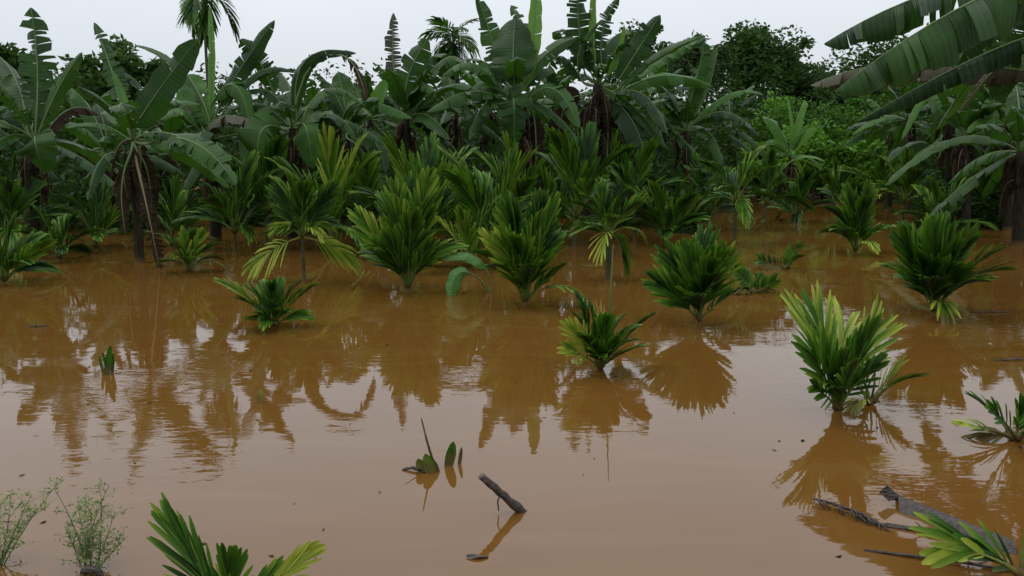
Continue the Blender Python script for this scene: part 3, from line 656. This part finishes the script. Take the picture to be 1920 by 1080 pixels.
palm('bright green palm fan with a yellowing frond beside it, both cut by the lower edge', 430, 1165, .42, 35, n=0, split=True, ll=.6, lw=.075, nl=8, spear=False, yellow=.1, fr=[
    (352, 1030, .05, 1.4, .2, -.04, dict(n=11, ll=.3, lw=.030, th=(17, 4), t0=.2, lift=8)), (430, 1075, -.05, 1.5, .22, .02, dict(n=7, ll=.2, lw=.028)), (552, 1055, .05, 1.4, .98, -.05, dict(n=7, ll=.17, lw=.028, th=(15, 3), t0=.62, lift=5)), (490, 1090, .1, 1.2, .2, .02, dict(n=4, ll=.15, lw=.03))])
palm('dark palm tuft at the flooded left edge beneath the shredded banana leaf', 8, 530, .9, 37, n=9, yellow=.03, el=(82, 35), ll=.42, lw=.055, nl=17, fr=[(75, 465, -.1, .6, .3, .05)])
palm('dim palm between the two stems of the left banana plants', 112, 488, 1.0, 39, n=8, yellow=.04, ll=.42, lw=.055, nl=17)
palm('palm with feathery drooping fronds on a slim stem near bright weeds', 1377, 458, 1.2, 41, n=9, trunk=.85, yellow=.18, el=(80, 20), ll=.36, lw=.04, nl=18, tr=.035, droop=.5)
palm('dark bushy palm with a silver-green frond pointing aside', 1248, 458, 1.35, 43, n=9, yellow=.06, el=(84, 45), ll=.4, lw=.05, nl=18, fr=[(1290, 395, -.2, .6, .35, .1)])
palm('tall palm fan rising behind the full palm with the yellow fringed frond', 925, 490, 2.1, 45, n=10, yellow=.18, el=(84, 50), ll=.36, lw=.035, nl=16)
palm('palm with thin yellowish lower fronds half hidden behind taller fans', 880, 505, 1.15, 47, n=9, yellow=.35, el=(75, 20), ll=.4, lw=.04, nl=17)
palm('tall bright palm rising behind the leafy palm of stacked fans', 795, 470, 2.3, 49, n=10, yellow=.16, el=(85, 48), ll=.36, lw=.035, nl=16)
palm('yellow-green palm under the arched banana leaf with the withered tip', 628, 470, 2.2, 51, n=9, yellow=.3, el=(85, 45), ll=.36, lw=.035, nl=15)
back = [(1075, 470, 1.7), (1190, 452, 1.6), (700, 462, 1.6), (1495, 415, 1.6), (1330, 430, 1.5), (1690, 424, 1.5), (1835, 425, 1.5), (1900, 430, 1.6), (1560, 398, 1.4), (1035, 455, 1.5),
        (180, 468, 1.4), (440, 470, 1.5), (500, 460, 1.7), (845, 455, 1.7), (1140, 440, 1.8), (1430, 430, 1.4), (1760, 440, 1.4), (320, 465, 1.3), (30, 475, 1.5), (590, 448, 1.8), (960, 450, 1.8), (1640, 408, 1.5)]
BACKP = ['dark palm beneath the two tallest banana plants, behind the slim trunked palm',
    'dark palm behind the crown of the slim trunked palm',
    'dark palm behind the leafy palm of stacked fans',
    'shaded palm below the small fresh green banana plant',
    'dark palm between the bushy silver-fronded palm and feathery palm',
    'shaded palm just behind the upright channel palm',
    'shaded palm below the pale-stalked young banana',
    'shaded palm below the yellowish hanging banana leaf',
    'small far palm at the foot of the fresh green bushes',
    'dark palm at the foot of the wide-leaved banana plant',
    'dim palm beside the trunk of the dead-leaf banana',
    'dim palm below the slanting-leaf banana plant',
    'dim palm behind the slender palm with yellow lower fronds',
    'shaded palm between the two tall bright palm fans',
    'dark palm at the foot of the crowded tall banana',
    'shaded palm close behind the misty low weed',
    'shaded palm behind the very wide dark palm',
    'dim palm behind the dark palm with two bright blades',
    'dim palm behind the tuft at the flooded left edge',
    'dim palm at the foot of the arched-leaf banana plant',
    'shaded palm behind the full palm with yellow fringe',
    'small far palm where the channel bends behind the upright palm']
for k, (x, y, h) in enumerate(back):
    palm(BACKP[k], x, y, h, 60+k, n=8, yellow=random.Random(k).choice((.04, .08, .2)), el=(84, 35), ll=.4, lw=.045, nl=16,
         trunk=random.Random(k+5).choice((0, .3, .6)), group='young palms in the shaded back rows').rotation_euler = (R(random.Random(k*3).uniform(-7, 7)), R(random.Random(k*7).uniform(-7, 7)), 0)
# tall palms against the sky
def tall_palm(label, x, d, cy, Lf, n, seed, tr, el, yellow=.08, droop=1.0, lw=.05):
    z = P(x, cy, d).z
    palm(label, x, 0, Lf, seed, n=n, trunk=z, yellow=yellow, el=el, ll=.33, lw=lw, nl=15, spear=True, group='tall areca palms above the plantation', d=d, droop=droop, tr=tr, name='areca_palm', grav=.35, t0=.2, th=(55, 15))
tall_palm('tall slim areca palm whose dark fronds droop against the pale sky', 404, 23, -2, 1.35, 9, 90, .05, (35, -5), droop=1.9)
tall_palm('distant palm with a dense mop of hanging fronds above the banana leaves', 852, 42, 88, 2.1, 20, 91, .14, (85, -20), droop=1.5)

# ------------------------------------------------------------------ trees, bushes, bamboo
def leaves_mesh(name, mat, cen, size, rs, parent=None, tint=None, aspect=.5, hang=0.):
    n = len(cen); a = rs.normal(size=(n, 3)); a[:, 2] = a[:, 2]*.6 - hang; a /= np.linalg.norm(a, axis=1)[:, None]
    b = rs.normal(size=(n, 3)); b -= (b*a).sum(1)[:, None]*a; b /= np.linalg.norm(b, axis=1)[:, None]
    c = np.cross(a, b); s = (size*rs.uniform(.6, 1.3, n))[:, None]
    v = np.empty((n, 5, 3))
    v[:, 0] = cen; v[:, 1] = cen+a*s*.45+b*s*aspect*.5+c*s*.06; v[:, 2] = cen+a*s-c*s*.1; v[:, 3] = cen+a*s*.45-b*s*aspect*.5+c*s*.06; v[:, 4] = cen+a*s*.5-c*s*.02
    v = v.reshape(-1, 3)
    base = (np.arange(n)*5)[:, None]
    f = np.concatenate([base+np.array([[0, 1, 4]]), base+np.array([[1, 2, 4]]), base+np.array([[2, 3, 4]]), base+np.array([[3, 0, 4]])], 0)
    me = bpy.data.meshes.new(name); me.vertices.add(len(v)); me.vertices.foreach_set('co', v.ravel())
    me.loops.add(f.size); me.loops.foreach_set('vertex_index', f.ravel().astype(np.int32))
    me.polygons.add(len(f)); me.polygons.foreach_set('loop_start', np.arange(0, f.size, 3, dtype=np.int32))
    me.update(calc_edges=True)
    t = rs.uniform(0, .8, n) if tint is None else tint
    at = me.attributes.new('tint', 'FLOAT', 'POINT'); at.data.foreach_set('value', np.repeat(t, 5))
    me.materials.append(M[mat]); o = bpy.data.objects.new(name, me); COL.objects.link(o); o.parent = parent
    return o
def tree(label, x, d, top_y, wpx, seed, mat='tree', n=6000, leaf=.3, low=.35, group='trees behind the plantation', cat='tree', name='tree', clumps=34, dens=.2, z0=.3, trunk=True, flat=1.0):
    rng = pick_rng(seed); rs = np.random.RandomState(seed)
    b = V((P(x, 400, d).x, d, 0)); z = P(x, top_y, d).z; rx = wpx/FPX*d/2
    root = empty(name, b, label, cat, group)
    zc = z*(low+1)/2; rz = z*(1-low)/2
    cl = []
    while len(cl) < clumps:
        p = V((rng.uniform(-1, 1), rng.uniform(-1, 1), rng.uniform(-1, 1)))
        if .3 < p.length < 1.0 and (p.z > -.75): cl.append(V((p.x*rx, p.y*rx*flat, zc+p.z*rz)))
    mb = MB(); tt = V((rng.uniform(-.3, .3), rng.uniform(-.2, .2), zc*.8)); r0 = max(.06, z*.022)
    mb.tube([V((0, 0, -.6)), V((tt.x*.2, 0, tt.z*.4)), tt], [r0*1.3, r0, r0*.6], 8); mb.build('trunk', 'bark', root)
    for c in cl[:12]:
        s = V((tt.x, tt.y, tt.z*rng.uniform(.55, 1)))
        mb = MB(); mb.tube([s, (s+c)*.5+V((0, 0, -.1*rz)), c], [r0*.45, r0*.3, r0*.1], 5); mb.build('limb', 'bark', root)
    idx = rs.randint(0, clumps, n); C = np.array([c[:] for c in cl])
    rad = rs.uniform(.55, 1.25, clumps)*min(rx, rz)*dens*1.9
    u = rs.normal(size=(n, 3)); u /= np.linalg.norm(u, axis=1)[:, None]; u *= (rs.uniform(0, 1, n)**.45)[:, None]
    u[:, 2] *= .75
    ct = rs.uniform(0, .6, clumps)
    leaves_mesh('crown', mat, C[idx]+u*rad[idx][:, None], leaf, rs, root, np.clip(ct[idx]+rs.uniform(-.2, .3, n), 0, 1))
    return root
tree('broadleaf tree with loose leafy twigs behind the left banana plants', 240, 34, 78, 190, 201, n=5200, leaf=.34, low=.3, clumps=40, dens=.15)
tree('dark tree rising at the left margin behind the shredded leaf', 10, 33, 68, 150, 202, n=5200, leaf=.34, low=.3, clumps=40)
tree('thin tree top with fine leaves behind the tall crowded banana plant', 1195, 52, 34, 150, 203, n=5200, leaf=.34, low=.35, clumps=40, dens=.14)
tree('great rounded dark tree draped with creepers above the bushes', 1425, 50, 30, 170, 204, n=11000, leaf=.34, low=.2, clumps=44, dens=.26)
tree('open dark tree with lacy outer twigs next to the creeper-draped tree', 1482, 54, 66, 100, 205, n=5200, leaf=.36, low=.2, clumps=46, dens=.15)
tree('dense blackish tree behind the overhanging banana leaves', 1645, 50, 84, 185, 206, n=11000, leaf=.36, low=.15, clumps=44, dens=.26)
tree('dense tree filling the corner behind the big right banana plant', 1800, 48, 40, 240, 207, n=11000, leaf=.36, low=.15, clumps=44, dens=.26)
tree('low tree behind the banana plant with the feather-like leaf', 800, 48, 135, 150, 208, n=5000, leaf=.34, low=.2, clumps=34)
BUSHL = ['leafy bush under the creeper-draped tree',
    'leafy bush under the lacy open tree',
    'leafy bush under the tip of the overhanging leaves',
    'leafy bush in the shadow of the blackish tree',
    'low leafy bush at the middle front of the bush bank',
    'low leafy bush just behind the small fresh banana',
    'low leafy bush above the narrow end of the channel']
for k, (x, d, ty, w) in enumerate(((1420, 40, 175, 160), (1500, 42, 178, 160), (1580, 41, 180, 150), (1645, 44, 190, 140), (1540, 37, 232, 140), (1455, 35, 240, 120), (1610, 36, 262, 130))):
    tree('fresh green ' + BUSHL[k], x, d, ty, w, 220+k, mat='treeB', n=4600, leaf=.25, low=.05, clumps=34, dens=.17, group='bushes beyond the channel', cat='bush', name='bush')
def bamboo(label, x, d, top_y, wpx, seed, n=16):
    rng = pick_rng(seed); rs = np.random.RandomState(seed)
    b = V((P(x, 400, d).x, d, 0)); z = P(x, top_y, d).z; rx = wpx/FPX*d/2
    root = empty('bamboo_clump', b, label, 'bamboo', 'bamboo behind the plantation')
    cen = []
    for k in range(n):
        a = rng.uniform(0, 6.28); o = rng.uniform(.3, 1)*rx
        p0 = V((math.cos(a)*.4, math.sin(a)*.4, -.3)); p1 = V((math.cos(a)*o*.3, math.sin(a)*o*.3, z*rng.uniform(1.15, 1.5))); p2 = V((math.cos(a)*o*1.3, math.sin(a)*o*1.3, z*rng.uniform(.62, .86)))
        m = MB(); m.tube([bez(p0, p1, p2, i/9) for i in range(10)], [.05*(1-.085*i) for i in range(10)], 6, .5); m.build('culm', 'bamb', root)
        for j in range(520):
            t = rng.uniform(.4, 1); c = bez(p0, p1, p2, t); r = .55*rng.random()**.6
            cen.append(c[:] + np.array([rng.gauss(0, .3), rng.gauss(0, .3), rng.uniform(-.75, .15)])*r*1.3)
    leaves_mesh('foliage', 'bamb', np.array(cen), .38, rs, root, None, .28, .8)
bamboo('feathery bamboo clump drooping behind the long glossy banana leaf', 1300, 46, 62, 150, 301)
bamboo('bamboo tops brushing the crown of the creeper-draped tree', 1385, 56, 58, 110, 302, 12)

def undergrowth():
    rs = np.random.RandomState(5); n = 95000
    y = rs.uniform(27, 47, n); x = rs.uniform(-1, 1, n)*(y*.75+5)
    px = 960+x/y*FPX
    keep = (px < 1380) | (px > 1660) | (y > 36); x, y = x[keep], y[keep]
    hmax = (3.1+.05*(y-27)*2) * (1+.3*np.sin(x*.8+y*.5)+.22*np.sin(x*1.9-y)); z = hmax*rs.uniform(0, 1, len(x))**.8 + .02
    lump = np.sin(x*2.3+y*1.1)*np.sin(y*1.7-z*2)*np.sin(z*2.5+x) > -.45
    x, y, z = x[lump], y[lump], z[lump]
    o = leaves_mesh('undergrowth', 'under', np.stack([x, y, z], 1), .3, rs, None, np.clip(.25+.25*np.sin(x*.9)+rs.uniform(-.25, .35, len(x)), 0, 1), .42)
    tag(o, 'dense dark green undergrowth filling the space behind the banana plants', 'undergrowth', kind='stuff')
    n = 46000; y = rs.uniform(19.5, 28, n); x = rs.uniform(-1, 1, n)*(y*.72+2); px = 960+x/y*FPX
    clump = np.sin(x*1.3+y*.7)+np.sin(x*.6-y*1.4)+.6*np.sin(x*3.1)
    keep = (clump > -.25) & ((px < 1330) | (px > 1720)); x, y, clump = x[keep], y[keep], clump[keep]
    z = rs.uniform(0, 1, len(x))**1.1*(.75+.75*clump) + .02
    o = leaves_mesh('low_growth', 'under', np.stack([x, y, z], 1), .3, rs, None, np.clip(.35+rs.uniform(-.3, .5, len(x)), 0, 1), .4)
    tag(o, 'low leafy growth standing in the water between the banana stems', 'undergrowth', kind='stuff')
    n = 60000; y = rs.uniform(60, 75, n); x = rs.uniform(-1, 1, n)*60
    z = rs.uniform(0, 1, n)*(6.0+1.2*np.sin(x*.33)+.7*np.sin(x*.9))
    o = leaves_mesh('wood', 'tree', np.stack([x, y, z], 1), .75, rs, None, None, .5)
    tag(o, 'far dark belt of trees closing the view behind the plantation', 'wood', kind='stuff')
undergrowth()

# ------------------------------------------------------------------ small things in and on the water
def seedling():
    b = W(918, 548); r = empty('banana_seedling', b, 'pale green seedling with a folded broad leaf and a leaf dipping into the water', 'seedling')
    rng = pick_rng(2); D = b.y; q = lambda x, y, dd=0: P(x, y, D+dd)-b
    c = V((0, 0, -.05))
    banana_leaf('leaf', 'taro', q(912, 505), q(880, 452), q(826, 486), c, .15, UPH+V((0, -.4, 0)), rng, 38, 1, .05, .5, r, nst=16, pet=.011)
    banana_leaf('leaf', 'taro', q(880, 512, -.1), q(846, 500, -.25), q(846, 562, -.3), c, .12, V((0, -1, .4)), rng, 25, 1, .05, .15, r, nst=16, pet=.011)
seedling()
def blades(name, label, bx, by, items, cat='shoot', mat='palm', group=None):
    b = W(bx, by); r = empty(name, b, label, cat, group)
    for (x0, y0, x1, y1, wpx, tint) in items:
        p0 = W(x0, y0)-b; p0.z -= .03; p1 = P(x1, y1, b.y+(W(x0, y0).y-b.y)+.03)-b; m = MB()
        d = (p1-p0); w = wpx/FPX*b.y/2; s = d.cross(V((0, -1, .3))).normalized(); nn = s.cross(d).normalized(); prev = None
        for f, hw in ((0, .5), (.25, .9), (.6, 1), (.88, .62), (1, .12)):
            c = p0+d*f+nn*(.05*d.length*f*f); row = [m.vert(c+s*w*hw+nn*w*.5, tint), m.vert(c, tint+.2), m.vert(c-s*w*hw+nn*w*.5, tint)]
            if prev: m.face((prev[0], row[0], row[1], prev[1])); m.face((prev[1], row[1], row[2], prev[2]))
            prev = row
        m.build('blade', mat, r)
    return r
r = blades('palm_shoot', 'drowned palm shoot with stubby cupped green blades and a thin spike', 812, 886, [
    (800, 886, 784, 860, 22, .3), (812, 886, 798, 850, 22, .35), (822, 884, 808, 858, 16, .25)])
m = MB(); b = r.location; m.tube([W(815, 876)-b, P(800, 825, b.y+.12)-b, P(790, 784, b.y+.12)-b], [.009, .007, .004], 6, .05); m.build('spike', 'stem', r)
blades('palm_shoot', 'single upright green blade pair poking out beside the stubby shoot', 843, 873, [
    (840, 873, 851, 827, 20, .28), (838, 873, 846, 838, 16, .12), (860, 870, 866, 838, 8, .0)])
blades('grass_shoot', 'lone tuft of narrow dark blades in the bright sky reflection', 203, 702, [
    (200, 702, 210, 648, 14, .08), (206, 702, 194, 660, 8, .15), (196, 702, 188, 668, 7, .1), (210, 700, 214, 662, 8, .05)])
blades('grass_shoot', 'tiny yellowish sprout alone in the brown water', 488, 756, [(486, 756, 492, 728, 8, .6), (490, 756, 484, 738, 5, .5)])
def stick():
    b = W(984, 956); q = lambda x, y, dd: P(x, y, b.y+dd)-b
    r = empty('driftwood_stick', b, 'dark cut stick slanting out of the water with a rootlet hanging', 'stick')
    e = q(902, 893, -.08); s = V((.10, .02, -.12)); ax = (e-s)
    rng = pick_rng(8); m = MB(); n = 14
    pts = [s+ax*(i/n)+V((0, rng.uniform(-.003, .003), rng.uniform(-.004, .004))) for i in range(n+1)]
    m.tube(pts, [.023-.004*i/n*1.0+(.004 if i in (6, 7) else 0)+rng.uniform(-.0015, .0015) for i in range(n+1)], 10); m.build('branch', 'wood', r)
    m = MB(); d = ax.normalized(); m.tube([e-d*.004, e+d*.003], [.0185, .018], 10); m.build('cut_end', 'cut', r)
    m = MB(); m.tube([q(936, 918, -.04), q(937, 930, -.04), q(933, 940, -.04), q(935, 958, -.04)], [.005, .004, .0045, .003], 5); m.build('rootlet', 'wood', r)
stick()
def dead_frond():
    b = W(1640, 990); r = empty('dead_frond', b, 'grey dead frond floating with short comb-like leaflet stubs', 'dead frond')
    a = W(1523, 943)-b; c = W(1600, 962)-b; d = W(1650, 985)-b; rng = pick_rng(4)
    for v, z in ((a, .025), (c, .03), (d, .0)): v.z = z
    m = MB(); m.tube([bez(a, c, d, i/10) for i in range(11)], [.006+.008*i/10 for i in range(11)], 6); m.build('rachis', 'wood', r)
    for i in range(13):
        p = bez(a, c, d, .1+.07*i); L = rng.uniform(.05, .11); m = MB()
        m.tube([p, p+V((rng.uniform(-.03, .03), -L*.6, .015)), p+V((rng.uniform(-.03, .05), -L, -.02))], [.008, .007, .002], 5); m.build('stub', 'wood', r)
    m = MB(); e = W(1880, 1020)-b; e.z = -.01; m.tube([d, (d+e)*.5+V((0, 0, .012)), e], [.014, .014, .01], 6); m.build('stalk', 'wood', r)
dead_frond()
def floating_sheath():
    b = W(1800, 985); r = empty('floating_sheath', b, 'dark wet leaf sheath floating with a curled upturned end', 'leaf sheath')
    pts = [W(1682, 946)-b, W(1745, 968)-b, W(1820, 1000)-b, W(1900, 1030)-b]; rng = pick_rng(6); m = MB(); prev = None
    for i in range(15):
        t = i/14*3; k = min(2, int(t)); p = pts[k].lerp(pts[k+1], t-k); p.z = .045
        w = .085*(1-.2*i/14)*(1+.12*math.sin(i*1.7)); row = []
        for j in range(5):
            u = (j-2)/2; row.append(m.vert(p+V((u*w*.35, u*w, -u*u*.045+rng.uniform(-.003, .003))), .1))
        if prev:
            for j in range(4): m.face((prev[j], row[j], row[j+1], prev[j+1]))
        prev = row
    m.build('sheath', 'wood', r)
    m = MB(); c = W(1686, 946)-b; prev = None
    for i in range(6):
        f = i/5; row = [m.vert(c+V((-.06*f+.06*u*(1-.3*f), .02*f, .02+.08*f*(1-.5*abs(u))+rng.uniform(-.004, .004))), 0) for u in (-1, -.5, 0, .5, 1)]
        if prev:
            for j in range(4): m.face((prev[j], row[j], row[j+1], prev[j+1]))
        prev = row
    m.build('curled_end', 'wood', r)
floating_sheath()
def debris(label, x, y, L, seed, name='floating_twig', cat='twig', ang=0.):
    b = W(x, y); rng = pick_rng(seed); r = empty(name, b, label, cat)
    d = V((math.cos(ang), math.sin(ang), 0)); m = MB()
    m.tube([-d*L*.5+V((0, 0, .002)), V((0, rng.uniform(-.02, .02), .018)), d*L*.5+V((0, 0, .004))], [.006, .009, .004], 6); m.build('stem', 'wood', r)
    for k in range(3):
        p = d*L*rng.uniform(-.3, .4)+V((0, 0, .01)); e = p+V((rng.uniform(-.1, .1), rng.uniform(-.06, .06), rng.uniform(.0, .05)))
        m = MB(); m.tube([p, e], [.005, .002], 5); m.build('side_twig', 'wood', r)
debris('short dark floating twig in the shaded water below the left bananas', 72, 613, .22, 1, ang=.2)
debris('forked floating twig touching the stubby palm shoot', 775, 884, .14, 2, ang=-.3)
debris('long dark twig lying in rippled water at the right edge', 1905, 676, .42, 3, ang=.1)
debris('thin black twig floating beside the very wide dark palm', 1860, 586, .5, 4, ang=0)
debris('long dark branch lying half sunk below the yellow-green foreground palm', 1790, 1058, .75, 11, name='floating_branch', cat='branch', ang=-.35)
debris('bent twig caught against the floating leaf sheath', 1745, 1002, .4, 12, ang=-.6)
debris('dark fallen branch wedged among the reeds where the channel narrows', 1548, 384, 1.6, 5, ang=-.3)
def sunken():
    b = W(895, 1046); m = MB(); rng = pick_rng(5); prev = None
    for i in range(7):
        f = i/6; w = .018*math.sin(math.pi*(.1+.85*f)); row = [m.vert(V((-.05+.1*f, u*w, .003+.004*math.sin(f*5+u)+(.006 if u else 0)))) for u in (-1, 0, 1)]
        if prev: m.face((prev[0], row[0], row[1], prev[1])); m.face((prev[1], row[1], row[2], prev[2]))
        prev = row
    o = m.build('floating_leaf', 'wood'); o.location = b; tag(o, 'small soggy grey leaf floating alone in open brown water', 'leaf')
    b = W(170, 1078); m = MB()
    m.tube([V((-.04, 0, .012)), V((-.01, .003, .026)), V((.03, 0, .022)), V((.06, -.01, .0))], [.010, .02, .018, .005], 8)
    o = m.build('wood_lump', 'wood'); o.location = b; tag(o, 'rounded dark brown wood lump at the foot of the pale weeds', 'wood lump')
sunken()
def weed(label, bx, by, tips, seed, dens=70):
    rng = pick_rng(seed); b = W(bx, by); r = empty('weed', b, label, 'weed', 'pale flowering weeds'); cen = []; D = b.y
    for (x, y) in tips:
        p2 = P(x, y, D+rng.uniform(-.1, .15))-b; p0 = V((rng.uniform(-.03, .03), rng.uniform(-.03, .03), -.05)); p1 = (p0+p2)*.5+V((rng.uniform(-.04, .04), 0, .05))
        m = MB(); m.tube([bez(p0, p1, p2, i/7) for i in range(8)], [.0030-.0003*i for i in range(8)], 4, .1)
        for j in range(16):
            t = rng.uniform(.15, 1); c = bez(p0, p1, p2, t); d = V((rng.gauss(0, 1), rng.gauss(0, .8), rng.uniform(.2, 1.4))).normalized()*rng.uniform(.04, .11)*(1.15-.5*t)
            e = c+d; m.tube([c, c+d*.5+V((0, 0, .004)), e], [.0013, .001, .0006], 3, .3, cap=False)
            for q in range(dens//10): 
                s = rng.uniform(.3, 1.1); cen.append((c+d*s+V((rng.gauss(0, .008), rng.gauss(0, .008), rng.gauss(0, .008))))[:])
        m.build('stem', 'weed', r)
    rs = np.random.RandomState(seed); leaves_mesh('flower_leaf', 'weed', np.array(cen), .019, rs, r, rs.uniform(.1, .9, len(cen)), .45)['kind'] = 'stuff'
weed('pale feathery weed leaning outwards at the lower left corner', -5, 1060, [(60, 925), (110, 905), (20, 930), (85, 950), (0, 940), (40, 990), (-30, 900)], 3)
weed('bushy pale weed rising from the water behind the wood lump', 165, 1065, [(205, 910), (190, 935), (145, 930), (165, 950), (240, 1005), (120, 985), (215, 960), (130, 1010), (180, 980), (100, 915)], 4)
weed('misty low weed growing round the slim palm stem', 1400, 440, [(1380, 400), (1400, 395), (1420, 405), (1440, 410), (1365, 412), (1410, 418)], 5, 60)

def litter():
    rs = np.random.RandomState(9); pts = []
    for o in list(COL.objects):
        if o.name.startswith('palm_plant') and o.parent is None and o.location.y < 16:
            for k in range(rs.randint(4, 11)):
                a = rs.uniform(0, 6.28); r = abs(rs.normal(.12, .22)); pts.append((o.location.x+math.cos(a)*r, o.location.y+math.sin(a)*r, .004))
    for k in range(110): y = rs.uniform(3.2, 17); pts.append((rs.uniform(-.7, .7)*y, y, .004))
    o = leaves_mesh('floating_litter', 'banD', np.array(pts), .05, rs, None, rs.uniform(0, 1, len(pts)), .5)
    co = np.empty(len(o.data.vertices)*3); o.data.vertices.foreach_get('co', co); co = co.reshape(-1, 3); co[:, 2] = .004+(co[:, 2]-.004)*.12; o.data.vertices.foreach_set('co', co.ravel())
    tag(o, 'scattered specks of dead leaf floating on the muddy water', 'litter', kind='stuff')
litter()
